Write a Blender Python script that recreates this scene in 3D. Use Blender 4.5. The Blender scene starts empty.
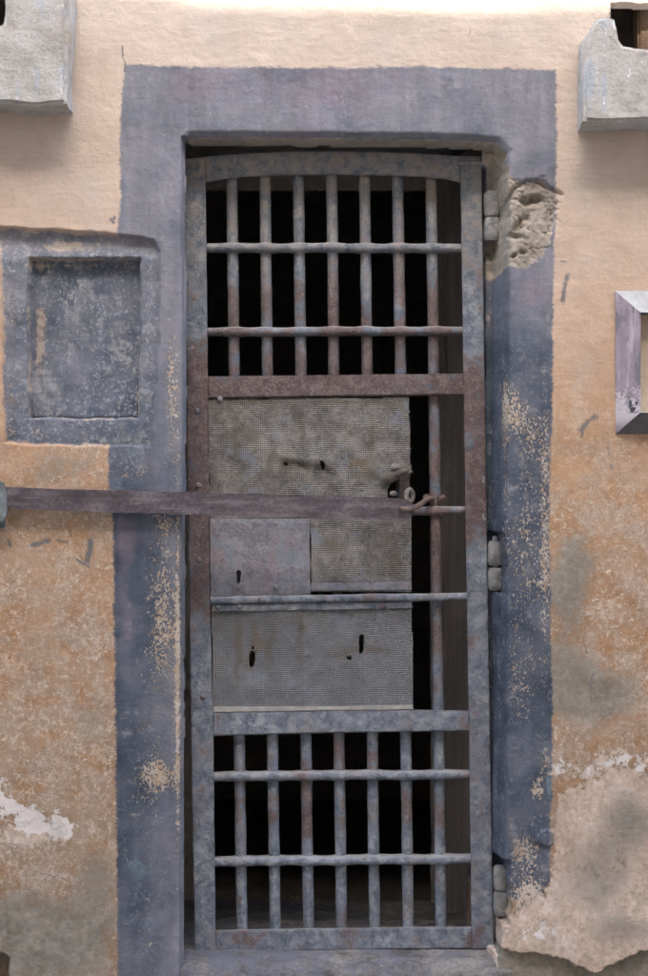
import bpy, bmesh, math, random
import numpy as np
from mathutils import Vector, Matrix, noise as mnoise

SC = bpy.context.scene
COL = SC.collection
S = 0.0025          # metres covered by one photo pixel on the wall face
D = 4.0             # camera distance from the wall face
Z0 = 0.10           # height of the photo's lower edge above the street
random.seed(4)

def W(u, v, y=0.0):
    """world point seen at photo position (u, v) when it lies y metres behind the wall face"""
    k = S * (D + y) / D
    return Vector(((u - 324) * k, y, (488 - v) * k + Z0 + 488 * S))

# ------------------------------------------------------------------ numpy noise
def _hash(ix, iy, seed):
    h = (ix.astype(np.int64) * 374761393 + iy.astype(np.int64) * 668265263 + seed * 1442695041) & 0x7fffffff
    h = ((h ^ (h >> 13)) * 1274126177) & 0x7fffffff
    h = (h ^ (h >> 16)) & 0xffff
    return h / 65535.0

def vnoise(x, y, seed=0):
    ix, iy = np.floor(x), np.floor(y)
    fx, fy = x - ix, y - iy
    fx = fx * fx * fx * (fx * (fx * 6 - 15) + 10); fy = fy * fy * fy * (fy * (fy * 6 - 15) + 10)
    ix = ix.astype(np.int64); iy = iy.astype(np.int64)
    a = _hash(ix, iy, seed); b = _hash(ix + 1, iy, seed)
    c = _hash(ix, iy + 1, seed); d = _hash(ix + 1, iy + 1, seed)
    return (a + (b - a) * fx) * (1 - fy) + (c + (d - c) * fx) * fy

def fbm(x, y, scale, octaves=4, seed=0, gain=0.5):
    """centred fractal noise, scale = size of the largest feature (same unit as x)"""
    s = np.zeros_like(x); a = 1.0; t = 0.0; f = 1.0 / scale
    for o in range(octaves):
        s += a * (vnoise(x * f + 17.3 * o, y * f - 9.1 * o, seed + o * 31) - 0.5)
        t += a * 0.5; a *= gain; f *= 2.03
    return s / t

def sstep(a, b, x):
    t = np.clip((x - a) / (b - a), 0, 1)
    return t * t * (3 - 2 * t)

def gauss(U, V, cx, cy, rx, ry, ang=0.0):
    a = math.radians(ang); dx = U - cx; dy = V - cy
    p = dx * math.cos(a) + dy * math.sin(a); q = -dx * math.sin(a) + dy * math.cos(a)
    return np.exp(-(p / rx) ** 2 - (q / ry) ** 2)

def sdf_poly(U, V, pts):
    """signed distance, positive inside"""
    n = len(pts); d = np.full(U.shape, 1e18); inside = np.zeros(U.shape, bool)
    for i in range(n):
        ax, ay = pts[i]; bx, by = pts[(i + 1) % n]
        ex, ey = bx - ax, by - ay
        wx, wy = U - ax, V - ay
        t = np.clip((wx * ex + wy * ey) / (ex * ex + ey * ey + 1e-12), 0, 1)
        d = np.minimum(d, (wx - ex * t) ** 2 + (wy - ey * t) ** 2)
        c = ((ay <= V) & (by > V)) | ((by <= V) & (ay > V))
        if abs(ey) > 1e-9:
            inside ^= c & (U < ax + (V - ay) * ex / ey)
    d = np.sqrt(d)
    return np.where(inside, d, -d)

def dist_path(U, V, pts):
    d = np.full(U.shape, 1e18)
    for (ax, ay), (bx, by) in zip(pts[:-1], pts[1:]):
        ex, ey = bx - ax, by - ay; wx, wy = U - ax, V - ay
        t = np.clip((wx * ex + wy * ey) / (ex * ex + ey * ey + 1e-12), 0, 1)
        d = np.minimum(d, (wx - ex * t) ** 2 + (wy - ey * t) ** 2)
    return np.sqrt(d)

# ------------------------------------------------------------------ node helper
class Nd:
    def __init__(self, name):
        self.m = bpy.data.materials.new(name); self.m.use_nodes = True
        self.t = self.m.node_tree; self.t.nodes.clear()
        self.out = self.t.nodes.new('ShaderNodeOutputMaterial')
        self.pos = V_(self, self.t.nodes.new('ShaderNodeNewGeometry').outputs['Position'])
        s = self.t.nodes.new('ShaderNodeSeparateXYZ'); self.t.links.new(self.pos.s, s.inputs[0])
        self.x, self.y, self.z = (V_(self, s.outputs[i]) for i in range(3))
    def put(self, sock, val):
        if isinstance(val, V_): self.t.links.new(val.s, sock)
        elif isinstance(val, (tuple, list)): sock.default_value = tuple(val) + ((1.0,) if len(val) == 3 and len(sock.default_value) == 4 else ())
        else: sock.default_value = val
    def math(self, op, a, b=None, c=None, clamp=False):
        n = self.t.nodes.new('ShaderNodeMath'); n.operation = op; n.use_clamp = clamp
        for i, q in enumerate((a, b, c)):
            if q is not None: self.put(n.inputs[i], q)
        return V_(self, n.outputs[0])
    def attr(self, name):
        n = self.t.nodes.new('ShaderNodeAttribute'); n.attribute_name = name
        return V_(self, n.outputs['Fac'])
    def scaled(self, sx, sy, sz, off=0.0):
        n = self.t.nodes.new('ShaderNodeVectorMath'); n.operation = 'MULTIPLY_ADD'
        self.put(n.inputs[0], self.pos); n.inputs[1].default_value = (sx, sy, sz); n.inputs[2].default_value = (off, off * .7, -off)
        return V_(self, n.outputs[0])
    def nz(self, scale, detail=4, rough=.55, dist=0.0, st=(1, 1, 1), off=0.0):
        """noise around 0, about -0.5..0.5"""
        n = self.t.nodes.new('ShaderNodeTexNoise'); n.inputs['Scale'].default_value = scale
        n.inputs['Detail'].default_value = detail; n.inputs['Roughness'].default_value = rough
        n.inputs['Distortion'].default_value = dist
        self.put(n.inputs['Vector'], self.scaled(*st, off))
        return self.math('MULTIPLY_ADD', V_(self, n.outputs[0]), 1.7, -0.85)
    def vor(self, scale, st=(1, 1, 1), feature='F1', rnd=1.0):
        n = self.t.nodes.new('ShaderNodeTexVoronoi'); n.inputs['Scale'].default_value = scale; n.feature = feature
        n.inputs['Randomness'].default_value = rnd
        self.put(n.inputs['Vector'], self.scaled(*st)); return V_(self, n.outputs['Distance'])
    def ss(self, x, a, b):
        n = self.t.nodes.new('ShaderNodeMapRange'); n.interpolation_type = 'SMOOTHSTEP'
        self.put(n.inputs[0], x); self.put(n.inputs[1], a); self.put(n.inputs[2], b)
        return V_(self, n.outputs[0])
    def mix(self, a, b, f):
        n = self.t.nodes.new('ShaderNodeMix'); n.data_type = 'RGBA'; n.clamp_factor = True
        self.put(n.inputs[0], f); self.put(n.inputs[6], a); self.put(n.inputs[7], b)
        return V_(self, n.outputs[2])
    def mul(self, a, f):
        n = self.t.nodes.new('ShaderNodeVectorMath'); n.operation = 'SCALE'
        self.put(n.inputs[0], a); self.put(n.inputs[3], f); return V_(self, n.outputs[0])
    def ramp(self, x, stops):
        n = self.t.nodes.new('ShaderNodeValToRGB'); e = n.color_ramp.elements
        while len(e) > 1: e.remove(e[-1])
        for i, (p, c) in enumerate(stops):
            q = e[0] if i == 0 else e.new(p)
            q.position = p; q.color = tuple(c) + (1,) if isinstance(c, (tuple, list)) else (c, c, c, 1)
        self.put(n.inputs[0], x); return V_(self, n.outputs[0])
    def finish(self, col, rough=.85, height=None, hd=.004, spec=.3, metal=0.0):
        b = self.t.nodes.new('ShaderNodeBsdfPrincipled')
        self.put(b.inputs['Base Color'], col); self.put(b.inputs['Roughness'], rough)
        self.put(b.inputs['Specular IOR Level'], spec); self.put(b.inputs['Metallic'], metal)
        if height is not None:
            n = self.t.nodes.new('ShaderNodeBump'); n.inputs['Distance'].default_value = hd; n.inputs['Strength'].default_value = 1.0
            self.put(n.inputs['Height'], height); self.t.links.new(n.outputs[0], b.inputs['Normal'])
        self.t.links.new(b.outputs[0], self.out.inputs[0])
        return self.m

class V_:
    def __init__(s, o, sock): s.o = o; s.s = sock
    def __add__(s, b): return s.o.math('ADD', s, b)
    __radd__ = __add__
    def __sub__(s, b): return s.o.math('SUBTRACT', s, b)
    def __rsub__(s, b): return s.o.math('SUBTRACT', b, s)
    def __mul__(s, b): return s.o.math('MULTIPLY', s, b)
    __rmul__ = __mul__
    def __truediv__(s, b): return s.o.math('DIVIDE', s, b)
    def abs(s): return s.o.math('ABSOLUTE', s)
    def max(s, b): return s.o.math('MAXIMUM', s, b)
    def min(s, b): return s.o.math('MINIMUM', s, b)
    def cl(s): return s.o.math('ADD', s, 0.0, clamp=True)

def zv(v): return (976 - v) * S + Z0            # world height of photo row v on the wall face

# ------------------------------------------------------------------ materials
def mat_wall():
    n = Nd('weathered_plaster')
    A = {k: n.attr(k) for k in ('paint', 'chip', 'wear', 'grey', 'pale', 'white', 'dark', 'purple', 'bare', 'stroke', 'teal', 'scuff')}
    big = n.nz(3.2, 4, .55); mid = n.nz(11, 5, .6, .3, off=3); fine = n.nz(70, 4, .6, off=7); grain = n.nz(330, 3, .65, off=1)
    brush = n.nz(60, 4, .6, 0, (.22, .6, 1.7), 5)
    vert = n.nz(26, 3, .55, .2, (1.3, 1, .12), 11)
    # ochre limewash: paler and pinker high up, deeper lower down
    t = ((n.z + big * .35 + mid * .12) / 2.6).cl()
    base = n.ramp(t, [(0.0, (.34, .25, .175)), (.18, (.365, .232, .136)), (.36, (.41, .245, .138)), (.55, (.49, .315, .195)),
                      (.68, (.555, .415, .315)), (.80, (.59, .48, .395)), (1.0, (.61, .535, .465))])
    base = n.mul(base, 1 + mid * .20 + brush * .16 + grain * .12)
    base = n.mix(base, (.60, .52, .43), n.ss(vert + mid * .5, .10, .42) * .30)
    base = n.mix(base, (.54, .495, .455), n.ss(n.nz(5.5, 5, .62, .3, (1.2, 1, .6), 33) + fine * .15, .02, .36) * .55 * n.math('SUBTRACT', 1.0, A['wear']))
    # abrasion: browner blotches, grey film, pale thread-like scratches
    blotch = n.nz(9, 6, .68, .5, off=21)
    base = n.mix(base, (.26, .170, .108), n.ss(blotch + A['wear'] * .2, .16, .46) * A['wear'] * .42)
    film = n.nz(15, 6, .66, .4, off=31)
    base = n.mix(base, (.43, .375, .315), n.ss(film + A['wear'] * .16, .0, .24) * A['wear'] * .36)
    r1 = n.nz(52, 4, .6, .35, (1, 1, 1.2), 41).abs(); r2 = n.nz(115, 5, .70, .25, off=43).abs()
    patch = n.ss(n.nz(9, 5, .65, off=47) + A['wear'] * .35, .05, .40)
    scr = n.math('SUBTRACT', 1.0, n.ss(r1, .025, .075)) * n.ss(fine, -.10, .12)
    scr2 = n.math('SUBTRACT', 1.0, n.ss(r2, .04, .11)) * n.ss(mid, -.06, .14)
    fleck = n.ss(n.nz(95, 3, .7, .4, off=53), .20, .27)
    sc = (scr.max(scr2 * .8).max(fleck * .9) * patch * A['wear']).cl()
    base = n.mix(base, (.66, .57, .475), sc * .85)
    base = n.mul(base, 1 + A['wear'] * (fine * .30 + grain * .35 + n.nz(180, 3, .7, off=59) * .35))
    base = n.mix(base, (.20, .150, .110), n.ss(n.nz(130, 4, .7, .2, off=58) + film * .25, .30, .40) * A['wear'] * .55)
    # cement coloured repairs and damp
    # pale undercoat where the wash has flaked
    e = A['pale'] + n.nz(32, 6, .70, .3, off=61) * .85 + fine * .40
    pm = n.ss(e, .46, .57)
    pcol = n.ramp((mid + fine * .8 + grain * .7 + .5).cl(), [(.15, (.47, .385, .305)), (.5, (.62, .495, .40)), (.85, (.72, .62, .54))])
    pcol = n.mix(n.mul(pcol, 1 + mid * .22 + fine * .30), (.36, .33, .28), n.ss(film + fine * .35, .06, .38) * .42)
    pcol = n.mix(pcol, (.30, .23, .165), n.ss(n.nz(60, 5, .7, .3, off=57), .24, .33) * .6)
    base = n.mix(base, pcol, pm * .95)
    wm = n.ss(A['white'] + n.nz(44, 6, .72, .4, off=67) * 1.0 + fine * .4, .50, .55)
    base = n.mix(base, n.mul((.78, .74, .71), 1 + mid * .3 + grain * .3), wm)
    gm = n.ss(A['grey'] + film * .36 + fine * .22 + mid * .2, .26, .74)
    gcol = n.ramp((mid * .6 + film * .5 + fine * .5 + .5).cl(), [(.15, (.155, .152, .128)), (.5, (.255, .245, .21)), (.85, (.40, .365, .31))])
    base = n.mix(base, gcol, gm * .88)
    base = n.mix(base, n.mul((.335, .305, .262), 1 + mid * .5 + fine * .6 + grain * .3), n.ss(A['bare'] + mid * .35 + fine * .25, .38, .60))
    # blue-grey paint band
    dk = (A['dark'] + mid * .55 + big * .45 + n.nz(6.5, 4, .6, .5, (1, 1, 1.3), 63) * .65 + fine * .25).cl()
    pc = n.ramp(dk, [(0.0, (.240, .246, .288)), (.35, (.150, .168, .206)), (.7, (.078, .100, .138)), (1.0, (.042, .056, .082))])
    pc = n.mix(pc, (.235, .195, .245), n.ss(A['purple'] + n.nz(7, 4, .6, .3, off=71) * .8, .40, .80) * .62)
    pc = n.mix(pc, (.17, .24, .29), n.ss(A['teal'] + n.nz(16, 4, .6, .3, off=73) * .7, .42, .62) * .7)
    pc = n.mix(pc, (.185, .215, .262), n.ss(n.nz(13, 5, .66, .4, (1, 1, .8), 75) + fine * .2, .06, .34) * .55)
    pc = n.mix(pc, (.34, .345, .35), n.ss(n.nz(22, 6, .72, .4, (1, 1, .6), 77) + brush * .3 + A['scuff'] * .16, .16, .46) * .62)
    spk = n.ss(n.nz(125, 4, .7, .3, (1, 1, .8), 78) + n.nz(12, 3, .6, off=80) * .3 + A['scuff'] * .18, .30, .40)
    pc = n.mix(pc, (.40, .41, .42), spk * .6)
    pc = n.mul(pc, 1 + mid * .30 + fine * .35 + vert * .35 + grain * .25)
    hair = n.math('SUBTRACT', 1.0, n.ss(n.nz(26, 4, .6, .3, off=79).abs(), .012, .055)) * n.ss(mid + fine * .6, .0, .22)
    pc = n.mix(pc, (.42, .42, .42), hair * (A['scuff'] * .42))
    edge = A['paint'] + n.nz(150, 3, .6, 0, (.4, 1, 1.0), 83) * 3.6 + n.nz(30, 4, .66, off=87) * 3.4
    cn = n.nz(165, 4, .66, .4, (1.15, 1, .85), 91) * .72 + n.nz(30, 4, .6, .3, off=93) * .22
    chip = n.ss(A['chip'] + cn, .475, .525)
    pmask = n.ss(edge, -1.6, 1.8)
    chipc = n.ramp((n.nz(40, 3, .6, off=97) + .5).cl(), [(.3, (.50, .38, .28)), (.55, (.56, .49, .41)), (.8, (.50, .47, .43))])
    pcf = n.mix(pc, chipc, chip)
    col = n.mix(base, pcf, pmask * n.math('SUBTRACT', 1.0, n.ss(A['bare'] + mid * .5 + fine * .4, .36, .60)) * n.math('SUBTRACT', 1.0, pm))
    st = n.ss(A['stroke'] + fine * 1.1 + mid * .6 + grain * .5, .40, 1.05)
    col = n.mix(col, n.mul((.13, .145, .165), 1 + fine * .8), st * .85)
    h = grain * .07 + fine * .16 + brush * .05 + mid * .20 - pm * .17 - wm * .10 + gm * .05 - chip * pmask * .30 + hair * .03 - sc * .14
    return n.finish(col, .86, h, .0065, .25)

def mat_iron(name, mode):
    """painted iron: blue grey paint over brown, dusty"""
    n = Nd(name)
    big = n.nz(9, 4, .6, .3, (1, 1, .8)); mid = n.nz(34, 5, .66, .4, off=3); fine = n.nz(140, 4, .68, off=7); grain = n.nz(420, 2, .6, off=9)
    blue = n.ramp((mid * 1.15 + fine * .42 + .5).cl(), [(.12, (.092, .118, .155)), (.5, (.198, .232, .282)), (.88, (.38, .42, .46))])
    lav = n.mix(blue, (.215, .190, .235), n.ss(big + mid * .4, .0, .30) * .5)
    brown = n.ramp((mid + fine * .9 + .5).cl(), [(.2, (.085, .060, .060)), (.5, (.132, .100, .100)), (.8, (.20, .16, .158))])
    t = ((n.z - zv(976)) / (976 * S)).cl()          # 0 at the photo's foot, 1 at its head
    def at(v): return (976 - v) / 976
    if mode == 'stile':
        # the right stile is brown between rows 390 and 545, the left one between 330 and 520
        rr = n.ss(n.x, -.02, .02)
        lft = n.ramp(t, [(at(720), .18), (at(640), .42), (at(560), .50), (at(500), .86), (at(380), .80), (at(330), .52), (at(240), .08)])
        rgt = n.ramp(t, [(at(950), .25), (at(900), .15), (at(565), .22), (at(535), .74), (at(400), .74), (at(330), .35), (at(170), .12)])
        bf = n.mix(lft, rgt, rr)
        bf = n.ss(n.math('ADD', V_(n, bf.s), mid * .85 + big * 1.0 + fine * .30), .36, .66)
    elif mode == 'bar':
        b = n.ramp(t, [(at(930), .30), (at(860), .25), (at(830), .52), (at(760), .40), (at(730), .25), (at(640), .62), (at(540), .66),
                       (at(500), .55), (at(420), .70), (at(370), .62), (at(345), .55), (at(320), .72), (at(280), .50), (at(240), .12), (at(180), .32)])
        bf = n.ss(n.math('ADD', V_(n, b.s), mid * .9 + big * 1.0 + fine * .30), .38, .66)
    elif mode == 'rail':
        b = n.ramp(t, [(at(960), .30), (at(850), .20), (at(700), .26), (at(600), .30), (at(590), .55), (at(400), .84), (at(375), .72), (at(340), .74), (at(325), .60), (at(250), .14), (at(150), .10)])
        bf = n.ss(n.math('ADD', V_(n, b.s), mid * .85 + big * 1.0 + fine * .28), .38, .66)
    else:
        bf = n.ss(mid * .6 + big, -.05, .2) * .7 + .3
    col = n.mix(lav, brown, bf)
    # light scuffs, rust pits, dust near the top of the door, paler upward faces
    col = n.mix(col, (.36, .385, .41), n.ss(n.nz(46, 5, .72, .4, off=15) + mid * .2, .20, .32) * .62)
    col = n.mix(col, (.135, .070, .038), n.ss(n.nz(48, 5, .7, .6, off=19), .20, .30) * .75)
    col = n.mix(col, (.225, .185, .150), n.ss(n.nz(19, 5, .68, .4, (1, 1, .7), 37) + fine * .25, .02, .38) * .50)
    dust = n.ss(t, at(330), at(170)) * .75
    col = n.mix(col, n.mul((.265, .238, .20), 1 + mid * .5 + fine * .4), dust * n.ss(mid + fine * .6, -.30, .22))
    g = n.t.nodes.new('ShaderNodeNewGeometry'); sp = n.t.nodes.new('ShaderNodeSeparateXYZ'); n.t.links.new(g.outputs['Normal'], sp.inputs[0])
    col = n.mix(col, (.34, .33, .31), n.ss(V_(n, sp.outputs[2]) + fine * .5, .55, .95) * .55)
    h = mid * .5 + fine * .6 + grain * .2 - bf * .12
    return n.finish(n.mul(col, 1 + grain * .25), n.math('ADD', .58, fine * .5), h, .0032, .35)

def mat_bar():
    n = Nd('brown_painted_iron')
    mid = n.nz(20, 5, .6, .3, (.5, 1, 1)); fine = n.nz(110, 4, .65, off=7); lng = n.nz(55, 4, .6, 0, (.10, 1, 1), 5)
    col = n.ramp((mid * 1.1 + lng * .8 + fine * .7 + .5).cl(), [(.15, (.060, .050, .058)), (.5, (.102, .087, .099)), (.85, (.175, .158, .172))])
    col = n.mix(col, (.19, .21, .24), n.ss(n.nz(36, 5, .7, .4, (.6, 1, 1), 23), .22, .34) * .6)
    col = n.mix(col, (.27, .25, .25), n.ss(n.nz(90, 3, .6, 0, (.05, 1, 1.6), 29), .20, .28) * .45)
    col = n.mix(col, (.10, .052, .035), n.ss(n.nz(40, 5, .7, .4, off=19), .2, .32) * .6)
    return n.finish(col, n.math('ADD', .52, fine * .5), mid * .3 + lng * .3 + fine * .5, .0022, .4)

def mat_mesh():
    n = Nd('perforated_sheet')
    big = n.nz(8, 4, .6, .3); mid = n.nz(30, 5, .62, .3, off=3); fine = n.nz(120, 4, .65, off=7)
    grain = n.nz(330, 3, .65, off=2)
    P = .0050
    def wv(c, ph): return n.math('SINE', c * (2 * math.pi / P) + ph)
    wob = n.nz(14, 3, .55, off=13); wo2 = n.nz(17, 3, .55, off=14)
    dots = wv(n.x + wob * .006, 0.0) * .46 + wv(n.z * 1.10 + wo2 * .006, .8) * .54 + fine * .55 + grain * .3
    clog = n.ss(n.nz(11, 5, .66, .3, (1.4, 1, .6), 17) + mid * .4, -.22, .25)     # where paint left the holes open
    vst = n.ss(n.nz(17, 3, .6, 0, (1.6, 1, .30), 23), .10, .26)
    hole = n.ss(dots, .20, .80) * (.10 + clog * .42 + vst * .42)
    col = n.ramp((mid * .9 + big * .8 + fine * .7 + .5).cl(), [(.15, (.120, .114, .106)), (.5, (.195, .188, .176)), (.85, (.30, .29, .272))])
    low = n.ss(n.z, zv(560), zv(640))
    col = n.mix(n.mix(col, (.185, .208, .238), low * .62), (.235, .275, .325), n.ss(n.nz(13, 4, .6, .3, off=27) + mid * .3, .06, .30) * .60)
    col = n.mix(col, (.20, .140, .085), n.ss(n.nz(12, 5, .66, .4, (1, 1, .7), 29) + vst * .06, .14, .34) * .60)
    sk = n.ss(n.attr('streak') * .9 + mid * .7 + fine * .5, .25, .95)
    col = n.mix(col, (.155, .122, .090), sk * .55)
    hole = hole + n.ss(dots, .0, .6) * sk * .6
    col = n.mix(col, (.040, .032, .026), hole.cl() * .58)
    col = n.mix(col, (.10, .075, .05), n.ss(n.nz(60, 5, .7, .5, off=33), .21, .29) * .7)
    h = mid * .8 + fine * .4 - dots * .38 + big
    return n.finish(col, .78, h, .0030, .3)

def mat_plate():
    n = Nd('lavender_plate_paint')
    big = n.nz(10, 4, .6, .4); mid = n.nz(32, 5, .62, .3, off=3); fine = n.nz(140, 4, .65, off=7)
    col = n.ramp((mid + fine * .6 + .5).cl(), [(.2, (.155, .155, .180)), (.5, (.215, .220, .25)), (.8, (.29, .295, .32))])
    col = n.mix(col, (.265, .205, .225), n.ss(big + mid * .15, -.05, .30) * .7)
    col = n.mix(col, (.22, .26, .31), n.ss(n.nz(18, 4, .6, off=9), .05, .2) * .6)
    col = n.mix(col, (.10, .075, .06), n.ss(n.nz(46, 5, .7, .5, off=13), .2, .3) * .6)
    return n.finish(col, .7, mid * .5 + fine * .5, .0024, .3)

def mat_ledge():
    n = Nd('whitewashed_plaster')
    big = n.nz(6, 4, .6); mid = n.nz(24, 5, .62, .3, off=3); fine = n.nz(110, 4, .65, off=7)
    run = n.nz(48, 3, .55, .1, (1.3, 1, .14), 9); hz_ = n.nz(60, 4, .6, 0, (.2, 1, 1.4), 6)
    col = n.ramp((mid * .9 + big * .9 + hz_ * .25 + .5).cl(), [(.2, (.36, .355, .335)), (.5, (.475, .468, .445)), (.8, (.545, .548, .54))])
    col = n.mix(col, (.37, .44, .53), n.ss(run * .6 + big * .9, .02, .30) * .6)
    col = n.mix(col, (.74, .75, .75), n.ss(run * .8 + fine * .4 + mid * .4, .30, .36) * .8)
    col = n.mix(col, (.22, .20, .175), n.ss(n.nz(34, 6, .7, .5, off=19), .27, .36) * .5)
    col = n.mix(col, (.40, .325, .25), n.ss(n.nz(9, 5, .66, .3, off=25), .18, .3) * .5)
    return n.finish(n.mul(col, 1 + fine * .25), .88, mid * .7 + fine * .4 + hz_ * .2, .004, .2)

def mat_frame():
    n = Nd('lilac_frame_paint')
    mid = n.nz(26, 5, .62, .3, off=3); fine = n.nz(120, 4, .65, off=7); run = n.nz(60, 3, .55, .1, (1.5, 1, .10), 9)
    col = n.mul((.33, .285, .335), 1 + mid * .5 + run * .5)
    col = n.mix(col, (.215, .205, .225), n.ss(n.nz(10, 3, .5, off=11) + mid * .2, .02, .07))
    col = n.mix(col, (.52, .46, .52), n.ss(run, .12, .22) * .8)
    fl = n.ss(n.nz(100, 4, .65, .4, off=15) * .8 + (zv(398) - n.z) * 5, -.08, .06) * n.ss(n.z, zv(432), zv(415))
    col = n.mix(col, (.60, .56, .60), fl * .9)
    dk = n.ss(n.nz(75, 3, .6, .5, off=18), .02, .10) * n.ss(n.z, zv(415), zv(412)) * n.ss(n.z, zv(398), zv(402))
    col = n.mix(col, (.05, .055, .075), dk * n.ss(n.x, (624 - 324) * S, (628 - 324) * S) * n.ss(n.x, (637 - 324) * S, (633 - 324) * S))
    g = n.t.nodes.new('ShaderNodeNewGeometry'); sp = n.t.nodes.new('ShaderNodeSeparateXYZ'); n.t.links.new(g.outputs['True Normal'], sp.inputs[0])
    # light from above baked into the colour: head slope paler, foot slope darker
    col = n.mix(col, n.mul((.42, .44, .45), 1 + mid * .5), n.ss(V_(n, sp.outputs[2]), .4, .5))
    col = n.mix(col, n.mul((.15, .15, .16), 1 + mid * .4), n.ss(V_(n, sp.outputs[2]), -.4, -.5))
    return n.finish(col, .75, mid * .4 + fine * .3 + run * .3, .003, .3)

def mat_flat(name, c1, c2, sc=9.0, hd=.006, rough=.9, st=(1, 1, 1)):
    n = Nd(name)
    a = n.nz(sc, 6, .65, .3, st); b = n.nz(sc * 9, 4, .65, off=5)
    return n.finish(n.mix(c1, c2, (a * 1.6 + b * .8 + .5).cl()), rough, a + b * .4, hd, .2)

def mat_sill():
    n = Nd('threshold_cement')
    big = n.nz(6, 4, .6); mid = n.nz(22, 5, .64, .3, (.7, 1, 1.5), 3); fine = n.nz(95, 4, .65, off=7)
    col = n.ramp((mid + big * .8 + fine * .6 + .5).cl(), [(.2, (.10, .095, .09)), (.5, (.185, .178, .17)), (.8, (.29, .275, .255))])
    bl = n.ss(n.nz(14, 5, .65, .4, off=13) - n.x * .3, -.22, .22)
    col = n.mix(col, (.150, .160, .200), bl * .9)
    col = n.mix(col, (.48, .43, .36), n.ss(n.nz(40, 5, .7, .5, off=17), .24, .32) * .5)
    return n.finish(col, .9, mid + fine * .5, .006, .2)

M_WALL = mat_wall()
M_STILE, M_BARS, M_RAIL = mat_iron('painted_iron_stile', 'stile'), mat_iron('painted_iron_rod', 'bar'), mat_iron('painted_iron_rail', 'rail')
M_OLD = mat_iron('old_painted_iron', 'any')
M_LOCK, M_MESH, M_PLATE, M_LEDGE, M_FRAME, M_SILL = mat_bar(), mat_mesh(), mat_plate(), mat_ledge(), mat_frame(), mat_sill()
M_JAMB = mat_flat('brown_inner_plaster', (.25, .232, .22), (.44, .415, .395), 14, .01, .92, (1.5, 1.5, .12))
M_ROOM = mat_flat('sooty_cell_plaster', (.30, .27, .245), (.44, .40, .37), 4, .02)
M_FLOOR = mat_flat('dusty_cell_floor', (.15, .14, .125), (.27, .25, .225), 6, .012)
M_STREET = mat_flat('worn_paving', (.20, .18, .16), (.34, .31, .27), 3, .02)
M_OPP = mat_flat('opposite_limewash', (.50, .42, .33), (.62, .54, .44), 1.2, .02)
M_GLASS = mat_flat('dark_shutter', (.05, .05, .055), (.09, .085, .08), 3, .004, .5)
M_WOOD = mat_flat('old_brown_timber', (.13, .085, .055), (.26, .185, .125), 24, .006, .8, (1.4, 1, .12))
M_STEEL = mat_flat('bare_worn_steel', (.12, .112, .108), (.29, .27, .25), 60, .002, .5)
M_DUST = mat_flat('dusty_pale_iron', (.30, .30, .295), (.46, .46, .45), 50, .002, .8)
M_FLAP = mat_flat('bent_sheet_iron', (.16, .14, .125), (.34, .315, .285), 40, .003, .7)
M_HINGE = mat_flat('dusty_hinge_iron', (.15, .155, .16), (.36, .36, .35), 34, .003, .75)
M_RUST = mat_flat('rust_brown_iron', (.09, .062, .055), (.20, .15, .135), 60, .002, .6)
M_TEAL = mat_flat('teal_grey_iron', (.12, .15, .165), (.26, .30, .315), 40, .003, .6)

# ------------------------------------------------------------------ object helpers
def link(name, me, parent=None, mat=None, smooth=40):
    o = bpy.data.objects.new(name, me); COL.objects.link(o)
    if parent is not None: o.parent = parent
    if mat: me.materials.append(mat)
    if smooth:
        me.polygons.foreach_set('use_smooth', [True] * len(me.polygons))
        me.set_sharp_from_angle(angle=math.radians(smooth))
    return o

def from_bm(name, bm, parent=None, mat=None, smooth=40):
    me = bpy.data.meshes.new(name); bmesh.ops.recalc_face_normals(bm, faces=bm.faces[:])
    bm.to_mesh(me); bm.free()
    return link(name, me, parent, mat, smooth)

def tag(o, label, cat, group=None, kind='thing'):
    o['label'] = label; o['category'] = cat; o['kind'] = kind
    if group: o['group'] = group
    return o

def empty(name, loc, label, cat, group=None):
    o = bpy.data.objects.new(name, None); COL.objects.link(o); o.empty_display_size = .1
    tag(o, label, cat, group)
    o['_loc'] = 0; del o['_loc']
    return o

def jit(p, amp, sc=18.0, seed=0.0):
    v = mnoise.noise_vector(Vector((p.x * sc + seed, p.y * sc, p.z * sc - seed)))
    return p + v * amp

def plate(name, pts, y0, thick, parent, mat, bev=.0022, step=14, amp=.0007, seed=0.0, smooth=35):
    """flat iron piece: outline in photo pixels at depth y0 (front face), thickness backwards"""
    bm = bmesh.new(); ring = []
    n = len(pts)
    for i in range(n):
        a, b = pts[i], pts[(i + 1) % n]
        k = max(1, int(math.hypot(b[0] - a[0], b[1] - a[1]) / step))
        for j in range(k):
            f = j / k
            ring.append((a[0] + (b[0] - a[0]) * f, a[1] + (b[1] - a[1]) * f))
    vs = [bm.verts.new(jit(W(u, v, y0), amp, 22, seed)) for u, v in ring]
    f = bm.faces.new(vs)
    r = bmesh.ops.extrude_face_region(bm, geom=[f])
    ev = [e for e in r['geom'] if isinstance(e, bmesh.types.BMVert)]
    for v in ev: v.co.y += thick
    bmesh.ops.recalc_face_normals(bm, faces=bm.faces[:])
    if bev:
        es = [e for e in bm.edges if len(e.link_faces) == 2 and e.calc_face_angle(0) > .9 and
              abs(e.verts[0].co.y - e.verts[1].co.y) < thick * .5]
        bmesh.ops.bevel(bm, geom=es, offset=bev, segments=2, affect='EDGES', clamp_overlap=True)
    return from_bm(name, bm, parent, mat, smooth)

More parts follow.
